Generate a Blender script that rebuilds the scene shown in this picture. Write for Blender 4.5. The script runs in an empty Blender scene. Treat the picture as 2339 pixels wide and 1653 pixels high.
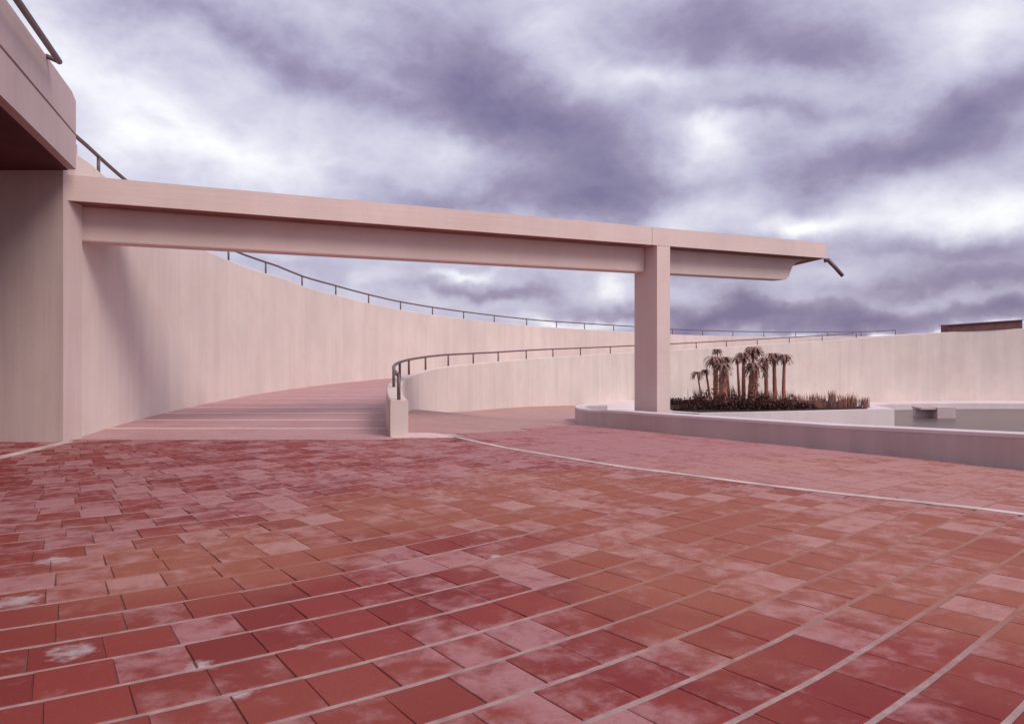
import bpy, bmesh, math, random
from mathutils import Vector, noise as mnoise
random.seed(7)
S = bpy.context.scene
COL = S.collection
R_ = math.radians

# ------------------------------------------------------------------ camera
EYE = 1.5
cam = bpy.data.cameras.new("camera"); co = bpy.data.objects.new("camera", cam); COL.objects.link(co)
co.location = (0, 0, EYE); co.rotation_euler = (R_(90), 0, 0)
cam.sensor_width = 36; cam.lens = 27.29; cam.shift_y = -0.01646
cam.clip_start = 0.05; cam.clip_end = 3000
S.camera = co

# ------------------------------------------------------------------ sun, sky, exposure
SUN = Vector((0.745, -0.623, 1.0)).normalized()          # direction towards the sun
sl = bpy.data.lights.new("sun", 'SUN'); sl.energy = 1.9; sl.angle = R_(30); sl.color = (1.0, 0.91, 0.81)
so = bpy.data.objects.new("sun", sl); COL.objects.link(so)
so.rotation_euler = SUN.to_track_quat('Z', 'Y').to_euler(); so.location = (20, -20, 30)
S.view_settings.view_transform = 'Standard'; S.view_settings.look = 'None'
S.view_settings.exposure = 0.25; S.view_settings.gamma = 1.0
S.view_settings.use_curve_mapping = False

W = bpy.data.worlds.new("World"); S.world = W; W.use_nodes = True
nt = W.node_tree; nt.nodes.clear()
def N(t, kind, **kw):
    n = t.nodes.new(kind)
    for k, v in kw.items(): setattr(n, k, v)
    return n
def L(t, a, b): t.links.new(a, b)
def math_node(t, op, a, b=None, c=None, clamp=False):
    n = N(t, 'ShaderNodeMath', operation=op); n.use_clamp = clamp
    for i, v in enumerate((a, b, c)):
        if v is None: continue
        if isinstance(v, (int, float)): n.inputs[i].default_value = v
        else: L(t, v, n.inputs[i])
    return n.outputs[0]
sky = N(nt, 'ShaderNodeTexSky', sky_type='NISHITA'); sky.sun_disc = False
sky.sun_elevation = math.asin(SUN.z); sky.sun_rotation = math.atan2(SUN.x, SUN.y); sky.air_density = 1.2; sky.dust_density = 2
tc = N(nt, 'ShaderNodeTexCoord')
sep = N(nt, 'ShaderNodeSeparateXYZ'); L(nt, tc.outputs['Generated'], sep.inputs[0])
az = math_node(nt, 'ARCTAN2', sep.outputs[0], sep.outputs[1])
el = math_node(nt, 'ARCSINE', sep.outputs[2])
# cloud layer seen in perspective: direction divided by height
zz = math_node(nt, 'ADD', math_node(nt, 'MAXIMUM', sep.outputs[2], 0.0), 0.22)
cu = math_node(nt, 'DIVIDE', sep.outputs[0], zz); cv = math_node(nt, 'DIVIDE', sep.outputs[1], zz)
cxyz = N(nt, 'ShaderNodeCombineXYZ'); L(nt, cu, cxyz.inputs[0]); L(nt, cv, cxyz.inputs[1])
n1 = N(nt, 'ShaderNodeTexNoise'); n1.inputs['Scale'].default_value = 0.9; n1.inputs['Detail'].default_value = 7
n1.inputs['Roughness'].default_value = 0.52; n1.inputs['Distortion'].default_value = 0.35; L(nt, cxyz.outputs[0], n1.inputs['Vector'])
n3 = N(nt, 'ShaderNodeTexNoise'); n3.inputs['Scale'].default_value = 3.2; n3.inputs['Detail'].default_value = 6
n3.inputs['Roughness'].default_value = 0.5; n3.inputs['Distortion'].default_value = 0.2; L(nt, cxyz.outputs[0], n3.inputs['Vector'])
# warped angular coordinates for the large cloud masses
aev = N(nt, 'ShaderNodeCombineXYZ'); L(nt, az, aev.inputs[0]); L(nt, el, aev.inputs[1])
n2 = N(nt, 'ShaderNodeTexNoise'); n2.inputs['Scale'].default_value = 8.0; n2.inputs['Detail'].default_value = 5; L(nt, tc.outputs['Generated'], n2.inputs['Vector'])
wv = N(nt, 'ShaderNodeVectorMath', operation='SUBTRACT'); L(nt, n2.outputs['Color'], wv.inputs[0]); wv.inputs[1].default_value = (.5, .5, .5)
ws = N(nt, 'ShaderNodeVectorMath', operation='MULTIPLY'); L(nt, wv.outputs[0], ws.inputs[0]); ws.inputs[1].default_value = (.15, .11, 0)
wa = N(nt, 'ShaderNodeVectorMath', operation='ADD'); L(nt, aev.outputs[0], wa.inputs[0]); L(nt, ws.outputs[0], wa.inputs[1])
def b(px, py, wx, wy, rot, amp):      # cloud mass: picture position -> direction
    a = math.atan((px - 1148) / 1740); e = math.atan((774 - py) / 1740 * math.cos(a))
    return (a, e, wx / 1740, wy / 1740, R_(rot), amp)
BLOBS = [
 b(230,150,190,70,-20,.30), b(120,110,90,50,-10,.10), b(560,360,300,60,-5,.30), b(400,290,220,45,-8,.18), b(230,300,120,60,0,.14),
 b(650,235,180,40,-18,.10), b(390,210,200,60,-10,.14), b(520,70,380,40,-17,-.26), b(700,140,110,70,-35,-.06), b(300,20,200,30,0,-.10), b(60,40,70,30,0,.06),
 b(800,40,130,40,-10,.12), b(350,285,60,14,-12,-.14), b(860,300,120,70,-20,-.06),
 b(1030,90,170,90,-10,-.22), b(1080,210,190,80,-20,-.24), b(960,190,110,60,0,-.10), b(1200,300,190,80,-35,-.30), b(1380,380,150,90,-30,-.32), b(1150,440,340,46,-3,-.36),
 b(980,330,110,40,-20,.12), b(1220,30,80,70,0,.12), b(1330,150,90,80,0,.14), b(1340,240,80,60,-30,.05), b(960,400,120,20,-8,.06),
 b(1620,60,250,80,-4,-.30), b(1870,115,210,55,6,-.28), b(1490,188,110,26,0,.26), b(1780,175,160,30,-4,.14), b(1585,322,70,45,5,.36),
 b(1720,258,200,20,0,-.22), b(1640,470,200,40,20,.30), b(1780,520,90,26,0,.50), b(1740,410,90,50,30,-.10), b(1900,370,210,55,18,-.38), b(2080,300,160,40,25,-.18),
 b(2200,60,90,60,10,.36), b(2060,40,90,40,0,.10), b(2180,200,150,40,25,-.20), b(2240,300,90,30,20,-.10), b(2200,490,130,35,12,.40), b(2010,490,120,35,10,.22), b(2100,420,120,30,15,.08),
 b(2060,575,160,25,-2,-.26), b(2230,560,80,25,0,-.12), b(1650,600,200,34,-4,-.36), b(1600,650,110,22,0,-.10), b(1700,640,160,14,4,.10), b(1850,675,160,14,0,.12), b(1820,610,70,20,0,.12),
 b(2150,630,200,24,6,-.36), b(1980,690,90,20,0,-.20), b(1720,710,380,34,0,-.58), b(2230,690,90,30,0,-.30), b(2130,665,120,14,0,.12), b(1990,745,180,7,-1,.60),
 b(700,585,170,22,-2,-.10), b(620,570,60,14,0,.14), b(830,610,60,22,0,.18), b(960,605,90,22,-6,-.06), b(1030,612,70,12,0,.44), b(960,660,60,18,0,.08), b(1090,655,180,16,-6,-.30), b(1250,630,130,20,-4,-.04),
 b(880,690,70,12,-20,-.02), b(1300,722,110,14,0,.50), b(1380,650,40,36,0,.34), b(1370,700,80,12,0,-.10), b(1180,690,140,14,-8,.06), b(740,640,90,20,-20,.02),
]
acc = None
for (a, e, wx, wy, rot, amp) in BLOBS:
    m = N(nt, 'ShaderNodeMapping', vector_type='TEXTURE'); L(nt, wa.outputs[0], m.inputs['Vector'])
    m.inputs['Location'].default_value = (a, e, 0); m.inputs['Rotation'].default_value = (0, 0, rot); m.inputs['Scale'].default_value = (wx, wy, 1)
    d = N(nt, 'ShaderNodeVectorMath', operation='DOT_PRODUCT'); L(nt, m.outputs[0], d.inputs[0]); L(nt, m.outputs[0], d.inputs[1])
    g = math_node(nt, 'POWER', 0.368, d.outputs['Value'])
    acc = math_node(nt, 'MULTIPLY', g, amp) if acc is None else math_node(nt, 'MULTIPLY_ADD', g, amp, acc)
v = math_node(nt, 'MULTIPLY_ADD', math_node(nt, 'SUBTRACT', n1.outputs['Fac'], .5), .30, acc)
v = math_node(nt, 'MULTIPLY_ADD', math_node(nt, 'SUBTRACT', n3.outputs['Fac'], .5), 0.12, v)
n4 = N(nt, 'ShaderNodeTexNoise'); n4.inputs['Scale'].default_value = 7.5; n4.inputs['Detail'].default_value = 6; n4.inputs['Roughness'].default_value = 0.48
n4.inputs['Distortion'].default_value = 0.5
m4 = N(nt, 'ShaderNodeMapping'); m4.inputs['Scale'].default_value = (1, 1, 1.7); L(nt, tc.outputs['Generated'], m4.inputs[0]); L(nt, m4.outputs[0], n4.inputs['Vector'])
v = math_node(nt, 'MULTIPLY_ADD', math_node(nt, 'SUBTRACT', n4.outputs['Fac'], .5), 0.44, v)
n5 = N(nt, 'ShaderNodeTexNoise'); n5.inputs['Scale'].default_value = 17; n5.inputs['Detail'].default_value = 6; n5.inputs['Roughness'].default_value = 0.6
L(nt, m4.outputs[0], n5.inputs['Vector'])
bil = math_node(nt, 'ABSOLUTE', math_node(nt, 'SUBTRACT', n5.outputs['Fac'], .5))
v = math_node(nt, 'MULTIPLY_ADD', bil, -0.40, math_node(nt, 'ADD', v, .03))
v = math_node(nt, 'ADD', v, 0)
v = math_node(nt, 'ADD', v, 0.565, clamp=True)
cr = N(nt, 'ShaderNodeValToRGB'); L(nt, v, cr.inputs[0]); cr.color_ramp.interpolation = 'LINEAR'
els = cr.color_ramp.elements
els[0].position = 0.0; els[0].color = (.180, .148, .275, 1); els[1].position = 1.0; els[1].color = (.93, .93, .95, 1)
for p, c in ((.28, (.30, .258, .39, 1)), (.47, (.45, .42, .57, 1)), (.7, (.64, .62, .74, 1)), (.85, (.78, .77, .85, 1))):
    x = els.new(p); x.color = c
bgc = N(nt, 'ShaderNodeBackground'); bgc.inputs[1].default_value = 0.96; L(nt, cr.outputs[0], bgc.inputs[0])
bgs = N(nt, 'ShaderNodeBackground'); bgs.inputs[1].default_value = 0.1; L(nt, sky.outputs[0], bgs.inputs[0])
mx = N(nt, 'ShaderNodeMixShader'); mx.inputs[0].default_value = 0.9; L(nt, bgs.outputs[0], mx.inputs[1]); L(nt, bgc.outputs[0], mx.inputs[2])
wo = N(nt, 'ShaderNodeOutputWorld'); L(nt, mx.outputs[0], wo.inputs[0])

# ------------------------------------------------------------------ materials
def new_mat(name):
    m = bpy.data.materials.new(name); m.use_nodes = True
    t = m.node_tree; bs = t.nodes['Principled BSDF']
    return m, t, bs
def noise_tex(t, vec, scale, detail=4, rough=.55, dist=0, sc=None, loc=None):
    n = N(t, 'ShaderNodeTexNoise'); n.inputs['Scale'].default_value = scale; n.inputs['Detail'].default_value = detail
    n.inputs['Roughness'].default_value = rough; n.inputs['Distortion'].default_value = dist
    if sc or loc:
        mp = N(t, 'ShaderNodeMapping'); L(t, vec, mp.inputs[0])
        if sc: mp.inputs['Scale'].default_value = sc
        if loc: mp.inputs['Location'].default_value = loc
        vec = mp.outputs[0]
    L(t, vec, n.inputs['Vector']); return n
def ramp(t, fac, stops):
    r = N(t, 'ShaderNodeValToRGB'); L(t, fac, r.inputs[0]); e = r.color_ramp.elements
    e[0].position, e[0].color = stops[0][0], (*stops[0][1], 1)
    e[1].position, e[1].color = stops[-1][0], (*stops[-1][1], 1)
    for p, c in stops[1:-1]:
        x = e.new(p); x.color = (*c, 1)
    return r.outputs[0]
def mix(t, fac, a, c, mode='MIX'):
    m = N(t, 'ShaderNodeMix', data_type='RGBA', blend_type=mode)
    if isinstance(fac, (int, float)): m.inputs[0].default_value = fac
    else: L(t, fac, m.inputs[0])
    for i, v_ in ((6, a), (7, c)):
        if isinstance(v_, tuple): m.inputs[i].default_value = (*v_, 1)
        else: L(t, v_, m.inputs[i])
    return m.outputs[2]
def bump(t, bs, h, strength=.3, dist=.01):
    bn = N(t, 'ShaderNodeBump'); bn.inputs['Strength'].default_value = strength; bn.inputs['Distance'].default_value = dist
    L(t, h, bn.inputs['Height']); L(t, bn.outputs[0], bs.inputs['Normal'])

def concrete(name, base, streak=1.0, board='V', spots=.5):
    m, t, bs = new_mat(name)
    pos = N(t, 'ShaderNodeNewGeometry').outputs['Position']
    big = noise_tex(t, pos, .35, 3)
    st = noise_tex(t, pos, 1.6, 6, .62, 0, (1, 1, .07))          # rain and formwork streaks run down
    st2 = noise_tex(t, pos, 7, 5, .6, 0, (1, 1, .035))
    fine = noise_tex(t, pos, 22, 6, .7)
    if board == 'H':         # boards of the canopy formwork ran lengthwise
        st2 = noise_tex(t, pos, 6, 6, .65, 0, (.10, .10, 3.2))
    patch = noise_tex(t, pos, .9, 6, .62, 1.2)
    dk = tuple(c * .70 for c in base); lt = tuple(min(1, c * 1.13) for c in base)
    c = ramp(t, big.outputs['Fac'], [(.3, tuple(x * .9 for x in base)), (.7, tuple(min(1, x * 1.06) for x in base))])
    c = mix(t, math_node(t, 'MULTIPLY', ramp(t, st.outputs['Fac'], [(.42, (0, 0, 0)), (.68, (1, 1, 1))]), .36 * streak), c, dk)
    c = mix(t, math_node(t, 'MULTIPLY', ramp(t, st2.outputs['Fac'], [(.5, (0, 0, 0)), (.72, (1, 1, 1))]), .22 * streak), c, lt)
    c = mix(t, math_node(t, 'MULTIPLY', ramp(t, patch.outputs['Fac'], [(.48, (0, 0, 0)), (.72, (1, 1, 1))]), .34), c, tuple(x * y for x, y in zip(base, (.88, .76, .72))))
    c = mix(t, math_node(t, 'MULTIPLY', ramp(t, fine.outputs['Fac'], [(.55, (0, 0, 0)), (.75, (1, 1, 1))]), .22 * spots), c, dk)
    L(t, c, bs.inputs['Base Color']); bs.inputs['Roughness'].default_value = .85
    h = math_node(t, 'ADD', math_node(t, 'MULTIPLY', fine.outputs['Fac'], .5), st2.outputs['Fac'])
    bump(t, bs, h, .35, .012)
    return m
M = {}
M['concrete'] = concrete('concrete', (.73, .62, .575))
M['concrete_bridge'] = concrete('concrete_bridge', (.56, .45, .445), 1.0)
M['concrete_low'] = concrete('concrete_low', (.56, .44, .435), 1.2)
M['concrete_canopy'] = concrete('concrete_canopy', (.71, .56, .53), .6, 'H')
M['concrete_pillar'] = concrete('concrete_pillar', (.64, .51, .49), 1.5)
M['concrete_pale'] = concrete('concrete_pale', (.72, .62, .63), .5)
def plain(name, col, rough=.6, metal=0, nscale=20, var=.25):
    m, t, bs = new_mat(name)
    pos = N(t, 'ShaderNodeNewGeometry').outputs['Position']
    n = noise_tex(t, pos, nscale, 5)
    c = ramp(t, n.outputs['Fac'], [(.3, tuple(x * (1 - var) for x in col)), (.7, tuple(min(1, x * (1 + var)) for x in col))])
    L(t, c, bs.inputs['Base Color']); bs.inputs['Roughness'].default_value = rough; bs.inputs['Metallic'].default_value = metal
    bump(t, bs, n.outputs['Fac'], .2, .005)
    return m
M['rail'] = plain('rail_metal', (.16, .105, .11), .5, .3)
M['mortar'] = plain('mortar', (.30, .18, .175), .9, 0, 7, .35)
M['bed'] = plain('joint_bed', (.17, .062, .058), 1.0)
M['band'] = plain('band_concrete', (.66, .48, .47), .8, 0, 9, .15)
M['canopy_soffit_shade'] = plain('shade_dark_canopy_soffit', (.27, .11, .10), .9, 0, 3, .2)  # red-brown tone paints in the shade beneath the canopy slab
M['soffit_shade'] = plain('shade_dark_soffit', (.085, .016, .016), .9, 0, 2, .3)  # near-black red puts the deep shade under the bridge into the colour
M['kerb'] = plain('kerb_concrete', (.56, .44, .41), .8, 0, 2.5, .28)
M['palm_trunk'] = plain('palm_trunk', (.33, .13, .095), .9, 0, 14, .4)
M['palm_leaf'] = plain('palm_leaf', (.21, .11, .09), .8, 0, 6, .5)
M['shrub'] = plain('dark_shrub', (.085, .036, .029), .8, 0, 4, .7)
M['reed'] = plain('dry_reed', (.26, .11, .085), .8, 0, 4, .5)
M['soil'] = plain('planter_soil', (.018, .008, .007), 1.0, 0, 3, .4)
M['clad'] = plain('red_brown_cladding', (.13, .042, .045), .6, 0, 3, .3)
M['ground'] = plain('dry_ground', (.25, .17, .14), 1.0, 0, .3, .3)

PALE = (.42, .200, .207); RED = (.27, .040, .034); DEEP = (.165, .016, .015); ORANGE = (.32, .100, .063)
def stain_pts():
    out = []
    for x, y, r in ((40, 1372, .12), (170, 1487, .10), (455, 1520, .055), (552, 1585, .05), (120, 1280, .09), (1130, 1270, .05), (690, 1476, .03)):
        Z = EYE * 1773 / (y - 788); out.append(((x - 1169.5) / 1773 * Z, Z, r))
    return out
def dust(t, pos):
    """ragged patches of orange dust lying over the middle of the paving"""
    dn = noise_tex(t, pos, .8, 5, .6); fsum = None
    for (dx, dy, dr) in ((2.3, 6.0, 2.7), (.4, 7.8, 2.0), (-2.1, 5.4, 1.1), (5.2, 9.3, 3.2), (3.4, 4.9, 1.7), (-1.0, 7.0, 1.2)):
        d = N(t, 'ShaderNodeVectorMath', operation='DISTANCE'); L(t, pos, d.inputs[0]); d.inputs[1].default_value = (dx, dy, 0)
        dd = math_node(t, 'MULTIPLY_ADD', math_node(t, 'SUBTRACT', dn.outputs['Fac'], .5), dr * 1.6, d.outputs['Value'])
        f = N(t, 'ShaderNodeMapRange', interpolation_type='SMOOTHSTEP'); L(t, dd, f.inputs[0]); f.inputs[1].default_value = dr * 1.2; f.inputs[2].default_value = dr * .45
        fsum = f.outputs[0] if fsum is None else math_node(t, 'MAXIMUM', fsum, f.outputs[0])
    return fsum
def paver_mat(name, src):
    m, t, bs = new_mat(name)
    pos = N(t, 'ShaderNodeNewGeometry').outputs['Position']
    if src == 'OBJ': tone = N(t, 'ShaderNodeObjectInfo').outputs['Color']
    else:
        a = N(t, 'ShaderNodeAttribute', attribute_name='tone'); tone = a.outputs['Color']
    sp = N(t, 'ShaderNodeSeparateColor'); L(t, tone, sp.inputs[0])
    off = N(t, 'ShaderNodeVectorMath', operation='MULTIPLY_ADD'); off.inputs[1].default_value = (1, 1, 1)
    L(t, pos, off.inputs[0])
    sc = N(t, 'ShaderNodeVectorMath', operation='SCALE'); L(t, tone, sc.inputs[0]); sc.inputs['Scale'].default_value = 37
    L(t, sc.outputs[0], off.inputs[2]); q = off.outputs[0]
    blot = noise_tex(t, q, 5.0 if src == 'OBJ' else 8.5, 7, .66, .25)
    fine = noise_tex(t, q, 45, 6, .7)
    big = noise_tex(t, pos, .45, 3, .5)
    hue = noise_tex(t, pos, .22, 2, .5, 0, None, (3.1, 1.7, 0))
    red = mix(t, math_node(t, 'MULTIPLY_ADD', sp.outputs[1], .8, .2), DEEP, RED)
    fsum = dust(t, pos)
    red = mix(t, math_node(t, 'MULTIPLY', fsum, .92), red, ORANGE)
    red = mix(t, math_node(t, 'MULTIPLY', ramp(t, hue.outputs['Fac'], [(.5, (0, 0, 0)), (.66, (1, 1, 1))]), .5), red, ORANGE)
    # paleness: salt bloom and wear, different on each paver
    k = N(t, 'ShaderNodeMapRange', interpolation_type='SMOOTHSTEP'); kk = k
    kin = math_node(t, 'MULTIPLY_ADD', sp.outputs[0], 1.0 if src == 'OBJ' else .85, math_node(t, 'MULTIPLY_ADD', blot.outputs['Fac'], 1.7, -1.17))
    kin = math_node(t, 'MULTIPLY_ADD', math_node(t, 'SUBTRACT', big.outputs['Fac'], .5), .9, kin)
    kin = math_node(t, 'MULTIPLY_ADD', math_node(t, 'SUBTRACT', fine.outputs['Fac'], .5), .35, kin)
    # paleness rises over the far plaza and the ramp, falls in the near paving
    for (dx, dy, dr, am) in ((.5, 11.5, 6.0, .14), (-1.8, 3.2, 3.0, -.26), (1.6, 3.2, 1.8, -.10), (5.0, 8.0, 3.0, .10)):
        d = N(t, 'ShaderNodeVectorMath', operation='DISTANCE'); L(t, pos, d.inputs[0]); d.inputs[1].default_value = (dx, dy, 0)
        dd = math_node(t, 'MULTIPLY_ADD', math_node(t, 'SUBTRACT', big.outputs['Fac'], .5), dr * 1.5, d.outputs['Value'])
        f = N(t, 'ShaderNodeMapRange', interpolation_type='SMOOTHSTEP'); L(t, dd, f.inputs[0]); f.inputs[1].default_value = dr * 1.1; f.inputs[2].default_value = dr * .2
        kin = math_node(t, 'MULTIPLY_ADD', f.outputs[0], am, kin)
    kin = math_node(t, 'MULTIPLY_ADD', fsum, -.16, kin)
    L(t, kin, kk.inputs[0]); kk.inputs[1].default_value = -.22; kk.inputs[2].default_value = .34
    c = mix(t, math_node(t, 'MULTIPLY', kk.outputs[0], .86), red, mix(t, math_node(t, 'MULTIPLY', fsum, .5), PALE, (.50, .27, .225)))
    c = mix(t, math_node(t, 'MULTIPLY', ramp(t, fine.outputs['Fac'], [(.5, (0, 0, 0)), (.8, (1, 1, 1))]), .5), c, (.12, .02, .02))
    # a few spills of whitish mortar
    wn = noise_tex(t, pos, 14, 4, .6)
    for (x, y, r) in stain_pts():
        d = N(t, 'ShaderNodeVectorMath', operation='DISTANCE'); L(t, pos, d.inputs[0]); d.inputs[1].default_value = (x, y, 0)
        dd = math_node(t, 'MULTIPLY_ADD', math_node(t, 'SUBTRACT', wn.outputs['Fac'], .5), r * 3.6, d.outputs['Value'])
        f = N(t, 'ShaderNodeMapRange'); L(t, dd, f.inputs[0]); f.inputs[1].default_value = r * 1.25; f.inputs[2].default_value = r * .2
        f.inputs[3].default_value = 0; f.inputs[4].default_value = .7
        c = mix(t, f.outputs[0], c, (.52, .44, .47))
    L(t, c, bs.inputs['Base Color'])
    bs.inputs['Roughness'].default_value = .72; bs.inputs['Specular IOR Level'].default_value = .28
    bump(t, bs, math_node(t, 'ADD', fine.outputs['Fac'], math_node(t, 'MULTIPLY', blot.outputs['Fac'], 1.5)), .3, .004)
    return m
def mortar_mat():
    m, t, bs = new_mat('mortar')
    pos = N(t, 'ShaderNodeNewGeometry').outputs['Position']
    n = noise_tex(t, pos, 9, 6, .65); n2_ = noise_tex(t, pos, 1.3, 4, .6)
    c = ramp(t, n.outputs['Fac'], [(.3, (.27, .165, .165)), (.7, (.46, .32, .315))])
    c = mix(t, math_node(t, 'MULTIPLY', dust(t, pos), .8), c, (.30, .12, .085))
    c = mix(t, ramp(t, n2_.outputs['Fac'], [(.52, (0, 0, 0)), (.75, (.6, .6, .6))]), c, (.20, .08, .075))
    L(t, c, bs.inputs['Base Color']); bs.inputs['Roughness'].default_value = .95
    bump(t, bs, n.outputs['Fac'], .4, .006)
    return m
M['mortar'] = mortar_mat()
M['paver'] = paver_mat('paver', 'OBJ'); M['paver_far'] = paver_mat('paver_far', 'ATT')

def far_paving(name, c1, c2, rows=True):
    m, t, bs = new_mat(name)
    pos = N(t, 'ShaderNodeNewGeometry').outputs['Position']
    br = N(t, 'ShaderNodeTexBrick'); L(t, pos, br.inputs['Vector'])
    br.inputs['Scale'].default_value = 1.0; br.inputs['Brick Width'].default_value = .35; br.inputs['Row Height'].default_value = .325
    br.inputs['Mortar Size'].default_value = .012; br.inputs['Color1'].default_value = (*c1, 1); br.inputs['Color2'].default_value = (*c2, 1)
    br.inputs['Mortar'].default_value = (.40, .27, .27, 1)
    n = noise_tex(t, pos, .9, 5, .6); n2_ = noise_tex(t, pos, 7, 5, .6)
    c = mix(t, ramp(t, n.outputs['Fac'], [(.4, (0, 0, 0)), (.65, (.6, .6, .6))]), br.outputs['Color'], PALE)
    c = mix(t, ramp(t, n2_.outputs['Fac'], [(.5, (0, 0, 0)), (.75, (.5, .5, .5))]), c, tuple(x * .7 for x in c1))
    L(t, c, bs.inputs['Base Color']); bs.inputs['Roughness'].default_value = .65
    bump(t, bs, n2_.outputs['Fac'], .3, .005)
    return m
M['paving_walk'] = far_paving('walkway_paving', (.46, .25, .25), (.50, .28, .285))
M['paving_ramp'] = far_paving('ramp_paving', (.44, .24, .20), (.48, .28, .23))
def water_mat():
    m, t, bs = new_mat('pool_water')
    pos = N(t, 'ShaderNodeNewGeometry').outputs['Position']
    n = noise_tex(t, pos, 2.2, 4, .6, 0, (1, 2.2, 1))
    bs.inputs['Base Color'].default_value = (.13, .095, .095, 1); bs.inputs['Roughness'].default_value = .3
    bs.inputs['IOR'].default_value = 1.33
    bump(t, bs, n.outputs['Fac'], .25, .03)
    return m
M['water'] = water_mat()

# ------------------------------------------------------------------ helpers
def tag(o, label=None, cat=None, group=None, kind=None):
    if label: o['label'] = label
    if cat: o['category'] = cat
    if group: o['group'] = group
    if kind: o['kind'] = kind
    return o
def empty(name, loc=(0, 0, 0)):
    o = bpy.data.objects.new(name, None); o.location = loc; o.empty_display_size = .3; COL.objects.link(o); return o
def obj(name, bm, mat, parent=None, smooth=False, recalc=True):
    if recalc: bmesh.ops.recalc_face_normals(bm, faces=bm.faces)
    me = bpy.data.meshes.new(name); bm.to_mesh(me); bm.free()
    me.materials.append(mat)
    if smooth:
        for p in me.polygons: p.use_smooth = True
    o = bpy.data.objects.new(name, me); COL.objects.link(o)
    if parent:
        o.parent = parent; o.matrix_parent_inverse = parent.matrix_world.inverted() if False else o.matrix_parent_inverse
        o.location = -parent.location if parent.type == 'EMPTY' else Vector((0, 0, 0))
    return o
def prism(bm, poly, z0, z1):
    """closed prism on a plan polygon; z0/z1 numbers or per-corner lists"""
    n = len(poly)
    z0 = [z0] * n if isinstance(z0, (int, float)) else z0; z1 = [z1] * n if isinstance(z1, (int, float)) else z1
    lo = [bm.verts.new((p[0], p[1], z)) for p, z in zip(poly, z0)]; hi = [bm.verts.new((p[0], p[1], z)) for p, z in zip(poly, z1)]
    bm.faces.new(lo[::-1]); bm.faces.new(hi)
    for i in range(n): bm.faces.new((lo[i], lo[(i + 1) % n], hi[(i + 1) % n], hi[i]))
def bevel(bm, w=.015, seg=1, ang=40):
    es = [e for e in bm.edges if len(e.link_faces) == 2 and e.calc_face_angle(0) > R_(ang)]
    bmesh.ops.bevel(bm, geom=es, offset=w, segments=seg, affect='EDGES', profile=.5, clamp_overlap=True)
def tube(bm, pts, r, sides=8, caps=True):
    pts = [Vector(p) for p in pts]; rings = []
    for i, p in enumerate(pts):
        d = (pts[min(i + 1, len(pts) - 1)] - pts[max(i - 1, 0)]).normalized()
        ref = Vector((0, 0, 1)) if abs(d.z) < .9 else Vector((1, 0, 0))
        a = d.cross(ref).normalized(); b_ = d.cross(a).normalized()
        rr = r[i] if isinstance(r, (list, tuple)) else r
        rings.append([bm.verts.new(p + a * math.cos(2 * math.pi * k / sides) * rr + b_ * math.sin(2 * math.pi * k / sides) * rr) for k in range(sides)])
    for i in range(len(rings) - 1):
        for k in range(sides):
            bm.faces.new((rings[i][k], rings[i][(k + 1) % sides], rings[i + 1][(k + 1) % sides], rings[i + 1][k]))
    if caps: bm.faces.new(rings[0][::-1]); bm.faces.new(rings[-1])
def interp(tab, x):
    if x <= tab[0][0]: return tab[0][1]
    for (a, va), (c, vc) in zip(tab, tab[1:]):
        if x <= c: return va + (vc - va) * (x - a) / (c - a)
    return tab[-1][1]
def catmull(pts, n=8):
    out = []
    P = [pts[0]] + list(pts) + [pts[-1]]
    for i in range(1, len(P) - 2):
        p0, p1, p2, p3 = (Vector(P[i + k]) for k in (-1, 0, 1, 2))
        for j in range(n):
            t_ = j / n
            out.append(.5 * ((2 * p1) + (p2 - p0) * t_ + (2 * p0 - 5 * p1 + 4 * p2 - p3) * t_ ** 2 + (3 * p1 - p0 - 3 * p2 + p3) * t_ ** 3))
    out.append(Vector(P[-2])); return out

# the court is round: both tall walls run round one centre
CX, CY = 35.0, 21.0
R_OUT, R_IN = 42.85, 37.62          # inner faces of the great wall and of the walkway wall
def ring(R, ph): return (CX - R * math.cos(ph), CY + R * math.sin(ph))
def sight(px, R):
    """far crossing of the sight line at photo column px with the circle R -> (x, y, phi)"""
    u = (px - 1169.5) / 1773; A = u * u + 1; B = -2 * (u * CX + CY); C_ = CX * CX + CY * CY - R * R
    y = (-B + math.sqrt(max(0, B * B - 4 * A * C_))) / (2 * A)
    x = u * y; return x, y, math.atan2(y - CY, CX - x)

# ------------------------------------------------------------------ ground, water
bm = bmesh.new()
vs = [bm.verts.new((CX + 900 * math.cos(a * math.pi / 24), CY + 900 * math.sin(a * math.pi / 24), -3.3)) for a in range(48)]
bm.faces.new(vs); tag(obj('ground', bm, M['ground']), 'dry flat ground far around the sunken court', kind='structure')
bm = bmesh.new()
vs = [bm.verts.new((CX + 42.4 * math.cos(a * math.pi / 60), CY + 42.4 * math.sin(a * math.pi / 60), -3.1)) for a in range(120)]
bm.faces.new(vs); tag(obj('water', bm, M['water']), 'still grey brown pool water below the low wall', kind='structure')

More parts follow.
